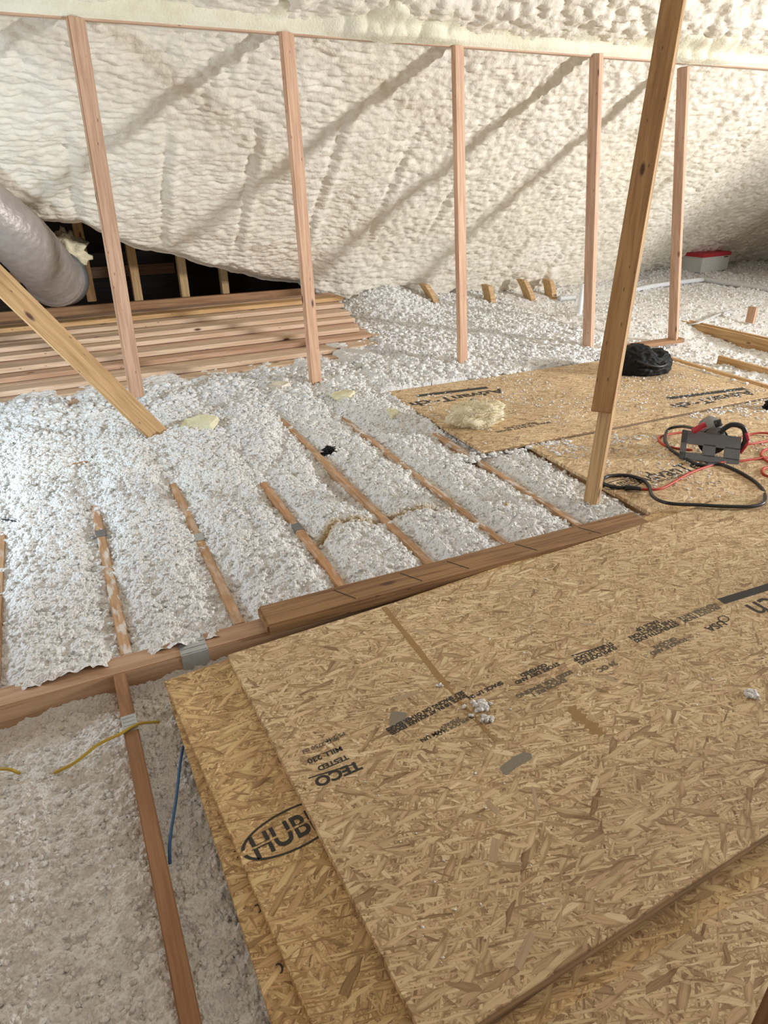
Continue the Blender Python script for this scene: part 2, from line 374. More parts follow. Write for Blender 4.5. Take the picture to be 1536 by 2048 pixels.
# ================================================================ JOISTS
ORD = ['first', 'second', 'third', 'fourth', 'fifth', 'sixth', 'seventh', 'eighth', 'ninth', 'tenth']
JEND = [6.9]*8
for i, x in enumerate(JX):
    lab = {0: 'wooden ceiling joist at the very left edge, half buried in white insulation', 7: 'wooden ceiling joist under the cut left edge of the panel with the saw'}.get(i,
        '%s wooden ceiling joist from the left, running back from the cross beam between insulated bays' % ORD[i])
    o = board('ceiling_joist', (x, CY1, -.14), (x, 6.85, -.14), .038, .14, 'joistw' if i in (1, 5, 6) else 'joist')
    tag(o, lab, 'joist')
    if i in (1, 2, 3):
        yy = {1: 2.93, 2: 2.70, 3: 2.60}[i]
        bmp = bmesh.new(); lx = yy-CY1; bx(bmp, (lx-.03, -.0205, .09), (lx+.035, .0205, .142)); pl = bm_obj('connector_plate', bmp, 'metal' if i == 2 else 'saw', o)
        if i == 2: tag(pl, 'dull galvanised metal plate')
# joist of the nearest bay, and the cross beam
o = board('ceiling_joist', (-.045, CY0, -.14), (-.03, -.6, -.14), .040, .14, 'brown'); tag(o, 'nearest ceiling joist running from the cross beam to the bottom edge at left', 'joist')
pl = bmesh.new(); c = (o.matrix_basis.inverted() @ P(257, 1447, 0)); bx(pl, (c.x-.035, -.0212, .10), (c.x+.035, .0212, .1415))
for k in range(4): bx(pl, (c.x-.028+k*.016, -.017, .1415), (c.x-.022+k*.016, .017, .1425))
tag(bm_obj('connector_plate', pl, 'metal', o), 'stamped silver metal plate')
o = board('cross_beam', (-1.6, (CY0+CY1)/2, -.14), (2.6, (CY0+CY1)/2, -.14), CY1-CY0, .14, 'beam', bev=.004)
tag(o, 'wide wooden cross beam between the near and far insulated bays', 'beam')
pl = bmesh.new(); c = o.matrix_basis.inverted() @ P(385, 1292, 0)
bx(pl, (c.x-.045, -.05, .06), (c.x+.045, .0485, .1415))
for k in range(4): bx(pl, (c.x-.042, -.043+k*.026, .1415), (c.x+.042, -.031+k*.026, .1435))
tag(bm_obj('connector_plate', pl, 'metal', o), 'ribbed silver metal plate wrapped over the beam')
# joists on the right, sides showing
for (x, ya, yb, nply, lab) in ((4.66, 2.2, 4.5, 1, 'exposed ceiling joist beyond the right end of the far panel'),
                               (5.07, 3.0, 3.95, 1, 'thin joist top peeking through insulation right of the far panel'),
                               (5.80, 3.2, 5.3, 3, 'triple ceiling joist at the right edge with a cable crossing it'),
                               (7.25, 4.6, 6.4, 1, 'partly buried joist behind the rightmost stud below the white pipe'),
                               (8.3, 5.0, 6.9, 1, 'far joist under the white and red box')):
    zt = .0 if nply == 1 else .03
    if nply == 3:
        r_ = empty('joist_girder', (x, ya, -.2)); tag(r_, lab, 'beam')
        for k in range(3): board('joist_ply', (k*.04-.02, 0, 0), (k*.04-.02, yb-ya, 0), .038, .24-.01*(k == 1), 'gold', parent=r_)
    else: tag(board('ceiling_joist', (x, ya, -.18), (x, yb, -.18), .038, .18+zt, 'gold'), lab, 'joist')
tag(board('wood_block', P(1497, 646, .0), P(1497, 646, .0)+Vector((0, 0, .16)), .09, .04, 'fir', up=(1, 0, 0)), 'short upright pinkish wood block at the right edge behind the triple joist', 'wood block')
o = board('bottom_plate', (1.25, 4.54, -.02), (5.25, 4.54, -.02), .089, .038, 'brown'); tag(o, 'flat wooden plate under the upright studs, mostly hidden by insulation', 'plate')

tag(board('blocking', (-.38, 3.72, -.10), (.0, 3.76, -.10), .038, .135, 'joist'), 'short wooden block between the two leftmost joists, barely showing through the insulation', 'blocking')
tag(board('blocking', (.40, 3.90, -.10), (.78, 3.92, -.10), .038, .142, 'joist'), 'short wooden block at the foot of the diagonal brace, barely showing through the insulation', 'blocking')
# curved rafter heels poking out of the foam foot
for (px, py, lab, h_) in ((866, 600, 'curved', .27), (978, 595, 'straight', .24), (1058, 580, 'leaning', .23), (1099, 578, 'short', .22)):
    b = P(px+(8 if lab != 'straight' else 3), py+20, .02); b = PY(px+8, py+22, 6.30 if px < 1050 else 6.38)
    t_ = b+Vector((-.12 if lab in ('curved', 'leaning') else -.05, .03, h_)); m_ = (b+t_)/2+Vector((.03 if lab == 'curved' else .012, 0, 0))
    bm = bmesh.new(); pts = crom([b-Vector((0, 0, .1)), b, m_, t_], 4)
    for i in range(len(pts)-1): pass
    pr = []
    for i, p in enumerate(pts):
        hw = .034*(1-.3*(i/len(pts))**2)
        pr.append([bm.verts.new(p+Vector(q)) for q in ((-hw, -.02, 0), (hw, -.02, 0), (hw, .12, 0), (-hw, .12, 0))])
    for i in range(len(pr)-1):
        for k in range(4): bm.faces.new((pr[i][k], pr[i][(k+1) % 4], pr[i+1][(k+1) % 4], pr[i+1][k]))
    bm.faces.new(pr[-1]); bm.faces.new(pr[0][::-1]); bmesh.ops.recalc_face_normals(bm, faces=bm.faces)
    where = {'curved': 'left of the middle stud', 'straight': 'just right of the middle stud', 'leaning': 'second from the right of the row', 'short': 'rightmost of the row'}[lab]
    tag(bm_obj('rafter_heel', bm, 'gold'), 'brown rafter heel poking out of the foam foot, '+where, 'rafter heel')

# ================================================================ FLUFF
def base_level(X, Y):
    z = np.full(X.shape, -.022)
    ys = np.interp(X, [-.5, -.012, .375, .80, 1.0, 1.19, 1.56, 1.96, 2.3], [3.05, 3.22, 3.28, 3.15, 3.5, 4.05, 3.95, 3.3, 3.0])
    z = z+.05*sst(ys-.12, ys+.25, Y)
    z = z+.03*sst(4.1, 4.7, Y)*(X < 4.3)
    # centre of the bay bulges up between joists
    d = np.min(np.abs(X[..., None]-np.array(JX)), -1) if X.size < 5e5 else np.abs(((X-.0)/.39+.5) % 1-.5)*.39
    z = z+(.030*sst(.02, .12, d)-.006)*(X < 2.5)*(1-.5*sst(3.2, 4, Y))
    z = z+.020*(fbm(X*3.1, Y*3.1, 51, 3)-.5)*2
    # dip by the black spot between joists 5/6, open side by joist 5
    z = z-.055*np.exp(-(((X-1.12)/.06)**2+((Y-2.92)/.28)**2))
    # right area, fill lies lower than the joists
    r = sst(4.4, 4.6, X); z = z*(1-r)+r*(-.075+.09*sst(4.3, 5.2, Y)+.03*(fbm(X*2, Y*2, 77, 3)-.5)*2)
    # behind the studs it swells, and heaps beside the lumber
    z = z+.05*sst(4.7, 5.6, Y)*(X > 2.0)
    z = z+.16*np.exp(-(((X-3.15)/.45)**2+((Y-6.5)/.5)**2))+.10*np.exp(-(((X-2.6)/.5)**2+((Y-5.0)/.3)**2))*.3
    z = z+.10*sst(6.0, 6.9, Y)*(X > 2.6)*sst(7.2, 5.8, X)
    z = np.where((X > 2.38) & (Y < 1.97), -.05, z)
    q = (X > np.where(Y < 2.97, 2.36, 2.0)) & (X < 4.42) & (Y > 1.95) & (Y < 4.225); z = np.where(q, np.minimum(z, -.02), z)
    # near bay, lower than the beam
    s = sst(1.95, 1.88, Y); z = z*(1-s)+s*(-.062-.035*sst(1.6, 1.88, Y)+.028*(fbm(X*4, Y*4, 81, 3)-.5)*2+.03*sst(1.0, .4, Y)*0)
    # stained furrow
    return z
FUR = [P(a, b) for a, b in ((635, 1085), (668, 1055), (720, 1045), (757, 1040), (800, 1030), (860, 1020), (900, 1018))]
def furrow(X, Y):
    f = np.full(X.shape, 9.0)
    for a, b in zip(FUR[:-1], FUR[1:]):
        dx, dy = b.x-a.x, b.y-a.y; t = np.clip(((X-a.x)*dx+(Y-a.y)*dy)/(dx*dx+dy*dy), 0, 1)
        f = np.minimum(f, np.hypot(X-a.x-t*dx, Y-a.y-t*dy))
    return f
def fluff(name, x0, x1, y0, y1, dx, label, mat, cl=1.0, amp=1.0, nclump=0, crange=(.006, .014), mask=None, soft=0):
    nx = int((x1-x0)/dx)+1; ny = int((y1-y0)/dx)+1
    X, Y = np.meshgrid(np.linspace(x0, x1, nx), np.linspace(y0, y1, ny))
    Z = base_level(X, Y); fu = furrow(X, Y)
    wx = X+.012*(fbm(X*30, Y*30, 2, 2)-.5); wy = Y+.012*(fbm(X*30+5, Y*30, 8, 2)-.5)
    a1, a2 = worley(wx/(.045*cl), wy/(.045*cl), 11); b1, b2 = worley(wx/(.021*cl), wy/(.021*cl), 12)
    c1, c2 = worley(X/(.010*cl), Y/(.010*cl), 13)
    hgt = .016*(1-a1**1.5)+.013*(1-b1**1.4)+.007*(1-c1)
    Z = Z+amp*(hgt-.014)+.012*(fbm(X*14, Y*14, 5, 3)-.5)*2*amp
    if soft: Z = Z+soft*(fbm(X*22+fbm(X*40, Y*40, 3, 2), Y*22, 15, 4)-.5)*2+.005*(fbm(X*120, Y*120, 19, 2)-.5)*2
    Z = Z-.030*np.exp(-(fu/.016)**2)
    jl = np.zeros_like(X)
    stain = np.clip(np.exp(-(fu/.026)**2)*.95, 0, 1)+.5*np.exp(-(((X-P(350, 1380).x)/.08)**2+((Y-P(350, 1380).y)/.06)**2))*(b1 > .3)
    JX_ = rng.uniform(-1, 1, X.shape)*dx*.35; JY_ = rng.uniform(-1, 1, X.shape)*dx*.35
    V = np.stack([X+JX_, Y+JY_, Z], -1).reshape(-1, 3); S = stain.ravel()
    F = np.zeros((0, 3), int)
    if nclump:
        px = rng.uniform(x0, x1, nclump); py = rng.uniform(y0, y1, nclump)
        ix = np.clip(((px-x0)/(x1-x0)*(nx-1)).astype(int), 0, nx-1); iy = np.clip(((py-y0)/(y1-y0)*(ny-1)).astype(int), 0, ny-1)
        pz = Z[iy, ix]
        jd = np.min(np.abs(px[:, None]-np.array(JX)), 1)
        keep = ~((jd < .03) & (pz < .004) & (rng.random(nclump) > .05) & (py > 1.9)) & ~((np.abs(py-1.95) < .065)) & ~((np.abs(px+.035) < .035) & (py < 1.95) & (rng.random(nclump) > .02))
        if mask is not None: keep &= mask(px, py)
        px, py, pz = px[keep], py[keep], pz[keep]; rr = rng.uniform(crange[0], crange[1], len(px))
        CV, CF = clumps(np.stack([px, py, pz+rr*.05], 1), rr, .8)
        cs = np.repeat(stain[iy, ix][keep], len(IC1_V))
        F = CF+len(V); V = np.concatenate([V, CV]); S = np.concatenate([S, cs])
    me = np_mesh(name, V, grid_quads(nx, ny), F, S)
    o = link(name, me, mat); tag(o, label, 'insulation', kind='stuff'); return o
fluff('loose_fill_insulation', -.95, .62, .05, 1.905, .0048, 'white loose-fill insulation in the nearest bays at bottom left', 'fluff2', 1.5, .8, 7000, (.004, .010), lambda x, y: x < .45, .012)
fluff('loose_fill_insulation', -.95, 2.42, 1.955, 4.45, .0075, 'white loose-fill insulation between the joists beyond the cross beam', 'fluff', 1.45, 1.0, 20000, (.005, .013), None, .010)
fluff('loose_fill_insulation', 2.40, 4.50, 1.95, 4.45, .014, 'white insulation showing in the gap under and between the two far panels', 'fluff', 1.1, .6)
fluff('loose_fill_insulation', -1.1, 4.55, 4.22, 7.0, .0125, 'drift of white loose-fill insulation behind the row of studs', 'fluff', 1.5, 1.0, 16000, (.010, .024), lambda x, y: ~((x < 2.3) & (y > 4.95)))
fluff('loose_fill_insulation', 4.45, 11.2, 2.2, 8.6, .022, 'grey white loose-fill insulation among the joists at far right', 'fluff2', 2.2, 1.1, 14000, (.008, .022))

fluff('loose_fill_insulation', -2.2, -.94, -.6, 6.9, .03, 'white loose-fill insulation beyond the left edge of the picture', 'fluff', 2.5, 1.0)
fluff('loose_fill_insulation', 2.40, 4.50, -.9, 1.96, .03, 'white loose-fill insulation past the right end of the near panels', 'fluff2', 2.5, .6)
# ================================================================ PANELS
TH = .018
def panel(name, corner, rot, L, W, z, mat, label, edge_dark=True):
    """OSB panel, back-left corner at 'corner', runs L along +x and W towards -y"""
    r_ = empty(name, (corner[0], corner[1], z), rot); tag(r_, label, 'panel')
    bm = bmesh.new(); bx(bm, (0, -W, .0003), (L, 0, TH), bev=.0012); bm_obj('panel_face', bm, mat, r_)
    # tongue along the near long edge, groove line along the back one
    bm = bmesh.new(); bx(bm, (.001, -W-.008, .006), (L-.001, -W+.01, .012), bev=.001); tag(bm_obj('tongue', bm, 'edge', r_), 'darker tongue milled along the edge')
    return r_
def lp(root, px, py, z):
    m = Matrix.Translation(root.location) @ Matrix.Rotation(root.rotation_euler.z, 4, 'Z'); q = m.inverted() @ P(px, py, z); return q
# bottom, middle, top of the near stack
cA = P(338, 1385, TH); A = panel('osb_panel', (cA.x-.004, cA.y, 0), math.radians(1.2), 2.5, 1.24, 0, 'osb2', 'bottom OSB panel of the near stack, row of black hook marks along its left edge')
cB = P(328, 1362, 2*TH); B = panel('osb_panel', (cB.x, cB.y, 0), math.radians(4.6), 2.5, 1.25, TH+.0005, 'osb2', 'middle OSB panel of the near stack with a black oval stamp')
cC = P(455, 1310, 3*TH); C_ = panel('osb_panel', (cC.x, cC.y, 0), math.radians(2.6), 2.62, 1.245, 2*TH+.001, 'osb', 'large top OSB panel of the near stack with grey stamps and a glue line')
cD = P(1231, 1880, TH); D_ = panel('osb_panel', (cA.x+.19, .575, 0), math.radians(1.2), 2.5, 1.22, -.0005, 'osb', 'OSB panel in the bottom right corner, below the near stack edge')
# far ones
c3 = P(1058, 892, TH); S3 = panel('osb_panel', (c3.x, c3.y, 0), math.radians(-.3), 2.44, c3.y-1.88, 0, 'osb_far', 'OSB panel carrying the circular saw and red cord')
c4 = P(772, 787, TH); c4b = P(1000, 888, TH); S4 = panel('osb_panel', (c4.x, c4.y, 0), math.radians(-.2), 2.47, c4.y-c3.y-.016, .012, 'osb_far', 'farthest OSB panel, lying before the studs and holding the black bag')

EPS = .0006
def zt(root): return root.location.z+TH
def stamp(root, s, size, px, py, rz, mat='ink', bold=.0, sx=1, align='CENTER', name='printed_lettering'):
    q = lp(root, px, py, zt(root)); return text(name, s, size, (q.x, q.y, TH+EPS), rz, mat, root, bold, sx, align)
def rect_mark(root, px0, py0, px1, py1, wd, mat, name='printed_bar', ragged=0):
    a = lp(root, px0, py0, zt(root)); b = lp(root, px1, py1, zt(root)); d = b-a; L = d.length; d.normalize(); n = Vector((-d.y, d.x, 0))
    bm = bmesh.new(); N = 14; up = []; dn = []
    for i in range(N+1):
        t = i/N; e = ragged*random.uniform(-1, 1); f = ragged*random.uniform(-1, 1)
        up.append(bm.verts.new(a+d*(L*t)+n*(wd/2*(1+e)))); dn.append(bm.verts.new(a+d*(L*t)-n*(wd/2*(1+f))))
    for v in up+dn: v.co.z = TH+EPS*.8
    for i in range(N): bm.faces.new((dn[i], dn[i+1], up[i+1], up[i]))
    return bm_obj(name, bm, mat, root)
def oval(root, px, py, a, b, rz, lw, cut=0):
    q = lp(root, px, py, zt(root)); bm = bmesh.new(); N = 48; ri = []; ro = []
    for i in range(N):
        t = 2*math.pi*i/N; k = lw*(1.0+.9*abs(math.sin(t*1))**4*0+.3*max(0, -math.cos(t))**3)
        p = Vector((a*math.cos(t), b*math.sin(t), 0)); p2 = Vector(((a-k)*math.cos(t), (b-lw*.8)*math.sin(t), 0))
        ro.append(bm.verts.new(p)); ri.append(bm.verts.new(p2))
    for i in range(N):
        if cut and i in (0, N//2-1, N//2): continue
        bm.faces.new((ro[i], ro[(i+1) % N], ri[(i+1) % N], ri[i]))
    return bm_obj('printed_oval', bm, 'ink', root, Matrix.Translation((q.x, q.y, TH+EPS)) @ Matrix.Rotation(rz, 4, 'Z'))
# middle panel : oval logo, split letters
oval(B, 590, 1655, .135, .058, math.radians(1.5), .007, 1)
q = lp(B, 590, 1655, zt(B))
def split_letters(root, q, s, size, rz, sx, gap, bold):
    me = text_mesh(s, size, bold); me.transform(Matrix.Diagonal((sx, 1, 1, 1)))
    hh = max(v.co.y for v in me.vertices)
    bm = bmesh.new(); bm.from_mesh(me); bpy.data.meshes.remove(me)
    for y_, keep_up in ((hh/2+gap/2, True), (hh/2-gap/2, False)):
        b2 = bm.copy(); bmesh.ops.bisect_plane(b2, geom=b2.verts[:]+b2.edges[:]+b2.faces[:], plane_co=(0, y_, 0), plane_no=(0, 1, 0), clear_inner=keep_up, clear_outer=not keep_up)
        bm_obj('printed_lettering', b2, 'ink', root, Matrix.Translation((q.x, q.y, TH+EPS)) @ Matrix.Rotation(rz, 4, 'Z') @ Matrix.Translation((0, -hh/2, 0)))
    bm.free()
split_letters(B, q, 'HUBER', .088, math.radians(1.5), .82, .006, .0018)
# hook marks on the bottom panel
for (px, py) in ((435, 1613), (472, 1709), (515, 1818), (558, 1937)):
    q = lp(A, px, py, zt(A)); bm = bmesh.new(); N = 14; ro = []; ri = []
    for i in range(N+1):
        t = math.radians(-100+220*i/N); k = .0024*(1+.8*math.sin(math.pi*i/N))
        ro.append(bm.verts.new((.0085*math.cos(t), .011*math.sin(t), 0))); ri.append(bm.verts.new(((.0085-k)*math.cos(t), (.011-k)*math.sin(t), 0)))
    for i in range(N): bm.faces.new((ro[i], ro[i+1], ri[i+1], ri[i]))
    bm_obj('printed_hook_mark', bm, 'ink', A, Matrix.Translation((q.x, q.y, TH+EPS)))
# top panel stamps, all upside down as seen from here
R180 = math.pi
stamp(C_, 'TECO', .042, 672, 1540, R180, 'ink', .0016, 1.15)
rect_mark(C_, 616, 1557, 712, 1527, .004, 'ink')
stamp(C_, 'TESTED', .022, 664, 1522, R180, 'ink', .0008, 1.15)
stamp(C_, 'MILL 230', .023, 648, 1506, R180, 'ink', .0008, 1.15)
stamp(C_, 'PRG 2750 IN', .018, 640, 1487, R180, 'inkf', .0006, 1.1)
stamp(C_, 'PS 2-10', .018, 668, 1472, R180, 'inkf', .0006, 1.1)
stamp(C_, 'SPACE 1/8 IN. AT SQUARE EDGES\nSELF SPACING ON OTHER EDGES', .0185, 857, 1425, R180+.10, 'ink', .0009, 1.0)
stamp(C_, 'SUBFLOOR 24 OC\n2750-REV', .017, 905, 1450, R180+.10, 'inkf', .0006, 1.0)
stamp(C_, 'WM UN', .018, 862, 1468, R180+.08, 'ink', .0006, 1.2)
stamp(C_, 'SPACE 1/8 IN', .020, 968, 1378, R180+.06, 'ink', .0009, 1.15)
stamp(C_, 'STORE DRY AND\nCOVERED', .020, 1072, 1344, R180+.04, 'ink', .0009, 1.15)
stamp(C_, 'EXPOSURE 1\nSIZED FOR SPACING', .021, 1095, 1372, R180+.04, 'inkf', .0009, 1.15)
rect_mark(C_, 1143, 1312, 1210, 1291, .005, 'ink')
stamp(C_, 'SUBFLOORING\nSTURD-I-FLOOR', .024, 1192, 1308, R180+.03, 'ink', .0009, 1.0)
stamp(C_, '24 OC', .026, 1210, 1330, R180+.03, 'inkf', .0009, 1.1)
stamp(C_, 'STRENGTH AXIS\nTHIS DIRECTION\nFACE UP', .024, 1310, 1262, R180, 'ink', .0009, 1.15)
stamp(C_, 'TONGUE AND\nGROOVE', .022, 1335, 1290, R180, 'inkf', .0009, 1.15)
stamp(C_, 'PROTECT FROM\nWEATHER UNTIL', .022, 1400, 1226, R180, 'inkf', .0009, 1.15)
stamp(C_, 'USA', .040, 1425, 1248, R180, 'ink', .0009, 1.2)
oval(C_, 1447, 1238, .022, .016, 0, .004)
q = lp(C_, 1452, 1200, zt(C_)); text('printed_lettering', 'AdvanTech', .13, (q.x+.02, q.y-.055, TH+EPS), R180, 'ink', C_, .001, 1.05, 'RIGHT')
rect_mark(C_, 1442, 1203, 1620, 1148, .035, 'ink')
# odd flakes and glue lines lying in the panel surface
def blotch(root, px, py, L, W, rz, mat, name):
    q = lp(root, px, py, zt(root)); bm = bmesh.new(); pts = []
    for (u, v) in ((-.5, -.3), (-.42, -.5), (0, -.46), (.45, -.5), (.5, -.1), (.44, .42), (.1, .5), (-.4, .4), (-.52, .1)):
        pts.append(bm.verts.new((u*L*random.uniform(.9, 1.1), v*W*random.uniform(.85, 1.15), 0)))
    bm.faces.new(pts)
    return bm_obj(name, bm, mat, root, Matrix.Translation((q.x, q.y, TH+EPS*.4)) @ Matrix.Rotation(rz, 4, 'Z'))
tag(blotch(C_, 1030, 1525, .105, .032, .12, 'greyflake', 'wood_flake'), 'grey wood flake in the surface')
tag(blotch(C_, 795, 1440, .065, .05, .9, 'greyflake', 'wood_flake'), 'grey wood flake in the surface')
for _ in range(12):
    u, v_ = random.uniform(.1, 1.3), random.uniform(-1.2, -.1)
    bm = bmesh.new(); L, W = random.uniform(.03, .085), random.uniform(.008, .022); pts = []
    for (a, b) in ((-.5, -.4), (-.1, -.5), (.45, -.5), (.52, .3), (.1, .5), (-.46, .48)): pts.append(bm.verts.new((a*L, b*W*random.uniform(.85, 1.15), 0)))
    bm.faces.new(pts); bm_obj('wood_flake', bm, 'flake', C_, Matrix.Translation((u, v_, TH+EPS*.3)) @ Matrix.Rotation(random.gauss(-.2, .7), 4, 'Z'))
rect_mark(C_, 768, 1214, 893, 1372, .020, 'glue', 'glue_line', .25); rect_mark(C_, 893, 1372, 992, 1484, .010, 'glue', 'glue_line', .5)
rect_mark(C_, 1140, 1415, 1205, 1470, .035, 'glue', 'glue_line', .6)
# panel with the saw
stamp(S3, 'AdvanTech', .135, 1362, 947, .0, 'ink', .002, .92)
stamp(S3, 'SUBFLOORING', .032, 1345, 958, .0, 'ink', .0005, 1.2)
oval(S3, 1246, 968, .125, .05, 0, .008, 1); q = lp(S3, 1246, 968, zt(S3)); split_letters(S3, q, 'HUBER', .075, 0, .85, .004, .0008)
# farthest panel
def dark_logo(root, px0, py0, px1, py1, size):
    rect_mark(root, px0, py0, px1, py1, .05, 'ink'); stamp(root, 'AdvanTech', size, (px0+px1)/2+6, (py0+py1)/2+8, R180, 'ink', .004, 1.25)
dark_logo(S4, 833, 792, 975, 775, .13); dark_logo(S4, 1335, 797, 1490, 777, .13)
stamp(S4, 'SPACE 1/8 IN AT EDGES\nSELF SPACING', .035, 1045, 853, R180, 'ink', .0008, 1.1)
# tip of the small panel at the right edge
# ================================================================ TIMBER on the beam
a = P(505, 1238, .045); b = P(1262, 1036, .045)
tm = board('square_timber', (.445, 1.945, .001), (2.20, 1.925, .001), .135, .045, 'timber', bev=.008)
tag(tm, 'dark weathered timber plank lying on the cross beam behind the near panels', 'timber')
for (px, py) in ((672, 1165), (800, 1130), (905, 1120), (1165, 1052), (1040, 1085)):
    q = tm.matrix_basis.inverted() @ P(px, py, .046); bm = bmesh.new()
    bx(bm, (-.002, -.05, 0), (.002, .05, .0008)); bm_obj('pencil_line', bm, 'ink', tm, Matrix.Translation((q.x, 0, .0452)) @ Matrix.Rotation(.55, 4, 'Z'))

# ================================================================ UPRIGHT STUDS and PURLIN
YP = 4.54
studs = [((272, 795), (150, 38), 'leftmost upright stud, standing in front of the lumber pile behind the leaning brace', .066, .2),
         ((632, 775), (572, 68), 'second upright stud from the left, before the right end of the lumber pile', .068, .15),
         ((925, 742), (915, 95), 'middle upright stud, standing just behind the farthest panel', .070, .1),
         ((1176, 705), (1193, 112), 'fourth upright stud, half hidden by the doubled post in front', .09, .0),
         ((1346, 680), (1367, 138), 'rightmost upright stud, standing behind the black bag', .09, .0)]
for k, (b_, t_, lab, wd, dk) in enumerate(studs):
    p0 = PY(b_[0], b_[1], YP); p0.z = max(p0.z, .0) if k else -.02; p1 = PY(t_[0], t_[1]-4, YP)
    if k == 0: p0 = PY(270, 770, YP)-Vector((0, 0, .08))
    ang = [0, .12, .35, .75, .8][k]
    # cross-section .038 x .089, turned so the corner shows as in the photo
    d_ = (p1-p0).normalized(); L = (p1-p0).length
    y_ = Vector((math.cos(ang), -math.sin(ang)*.0, 0)); 
    bm = bmesh.new(); W_, D_2 = (.088, .038) if k < 3 else (.075, .075)
    bx(bm, (0, -W_/2, -D_2/2), (L, W_/2, D_2/2), bev=.003)
    o = bm_obj('upright_stud', bm, 'fir' if k < 4 else 'fir', None, frame(p0, p1, up=(0, -1, 0), roll=[.25, .28, .3, .45, .5][k]))
    tag(o, lab, 'stud')
pa = PY(0, 23, YP); pb = PY(1536, 136, YP)
o = board('purlin', (-1.5, 4.55, 2.142), (7.5, 4.55, 2.142), .04, .19, 'fir', bev=.003); tag(o, 'long horizontal purlin carried by the row of studs, coated with foam', 'beam')
# foam skin over purlin's face
def skin():
    nx, ny = 1200, 22; X, T = np.meshgrid(np.linspace(-1.5, 7.4, nx), np.linspace(0, 1, ny))
    d = .004+.012*fbm(X*3, T*2, 3)+.03*np.clip(fbm(X*1.3, T*0, 6, 2)-.45, 0, 1)+.02*sst(.5, 1, T)*fbm(X*8, T*3, 9)
    blob = np.exp(-((X-2.25)/.42)**4)+np.exp(-((X-4.85)/.28)**4)+np.exp(-((X-6.3)/.5)**4); f1, _ = worley(X/.10, T*2.2, 5); d += blob*(.04+.05*(1-f1**2))
    top = sst(.30, .62, T+.25*(fbm(X*4, T, 12, 2)-.5))*sst(.7, 1.1, X); f2, _ = worley(X/.13+.4*fbm(X*6, T*6, 3), T*1.9, 25); d += top*(.045+.07*(1-f2**1.6)+.02*fbm(X*20, T*8, 26))
    lo = 2.152-.022*blob*fbm(X*7, X*0, 5, 2); V = np.stack([X, 4.53-d*sst(0, .12, T)-.0, lo+T*(.22)], -1).reshape(-1, 3)
    return np_mesh('foam_coating', V, grid_quads(nx, ny), np.zeros((0, 3), int))
me = skin(); me.transform(o.matrix_basis.inverted()); tag(link('foam_coating', me, 'foamy', o), 'cream spray foam over the face')

# doubled leaning post in front
pb0 = P(1176, 1022, -.02); pt0 = PD(1352, 0, 3.05); ext = (pt0-pb0)*.25
root = empty('doubled_post', pb0); tag(root, 'tall doubled wooden post leaning right in front of the panels', 'post')
d_ = (pt0-pb0).normalized(); vw = (Vector((0, 0, H))-pb0).normalized()
L = (pt0-pb0).length*1.25
fr = frame((0, 0, 0), d_, up=vw, roll=0)     # local z faces the camera, y across
yl = fr.to_3x3() @ Vector((0, 1, 0)); sgn = 1 if yl.x < 0 else -1   # +sgn*y is picture-left
bm = bmesh.new(); bx(bm, (0, -.033, -.045), (L, .033, .0), bev=.003); bm_obj('long_stud', bm, 'gold', root, fr @ Matrix.Rotation(-.35*sgn, 4, 'X'))
SH = .018
bm = bmesh.new(); st = .47
bx(bm, (st, -.046+SH*sgn, .002), (L, .046+SH*sgn, .040), bev=.003); bm_obj('short_stud', bm, 'postwood', root, fr @ Matrix.Rotation(.0, 4, 'X'))

# diagonal brace at left
p0 = PY(318, 872, 4.05)-Vector((-.03, 0, .05)); p1 = PY(-420, 158, 4.05)
o = board('diagonal_brace', p0, p1, .118, .038, 'gold', up=(.25, -1, .35)); tag(o, 'golden diagonal brace leaning left in front of the leftmost stud', 'brace')
# close post at bottom right corner
bp = P(1490, 2060, -.0)
q1 = P(1390, 2290, 0); o = board('near_post', (q1.x+.05, q1.y, .018), (q1.x+.05, q1.y, 1.9), .09, .04, 'darkwood', up=(0, -1, 0)); tag(o, 'blurred brown post cutting the bottom right corner', 'post')

# ================================================================ LUMBER PILE
GR = 'lumber boards in the stacked pile'
NL = 8
rowd = ['bottom', 'second', 'third', 'fourth', 'fifth', 'sixth', 'seventh', 'top']
xr = [2.68, 2.60, 2.50, 2.42, 2.40, 2.42, 2.45, 2.50]
for k in range(NL):
    z0 = .045+k*.0395; yf = 4.97+k*.160+(-1)**k*.022
    for j in range(3 if k < NL-1 else 2):
        wd = .14
        mt = ['firpale', 'firpale', 'fir', 'gold'][(k*5+j*3) % 4] if (k+j) % 3 else 'firpale'
        x1_ = xr[k]+random.uniform(-.05, .05)+(.12 if (k == 0 and j == 1) else 0)
        tw = random.uniform(-.012, .012); y_ = yf+wd/2+j*(wd+.006)
        o = board('lumber_board', (-1.6, y_+tw-.06, z0), (x1_, y_-tw+.10, z0+random.uniform(0, .002)), wd, .0345, mt, bev=.003)
        tag(o, 'pale board in the lumber pile, %s layer, %s one' % (rowd[k], ['front', 'second', 'third'][j] if k < NL-1 else ['front', 'rear'][j]), 'board', GR)
for (y_, xa, xb, lab, mt) in ((4.86, -1.6, 2.25, 'lone board lying half buried in insulation in front of the lumber pile', 'fir'),):
    tag(board('lumber_board', (xa, y_-.08, .02), (xb, y_+.12, .03), .12, .037, mt), lab, 'board')
tag(board('dark_strip', (-1.6, 4.80, .0), (.35, 4.90, .012), .03, .03, 'black'), 'thin dark strip along the foot of the lumber pile at left', 'strip')  # thin black strip laid along the foot of the pile

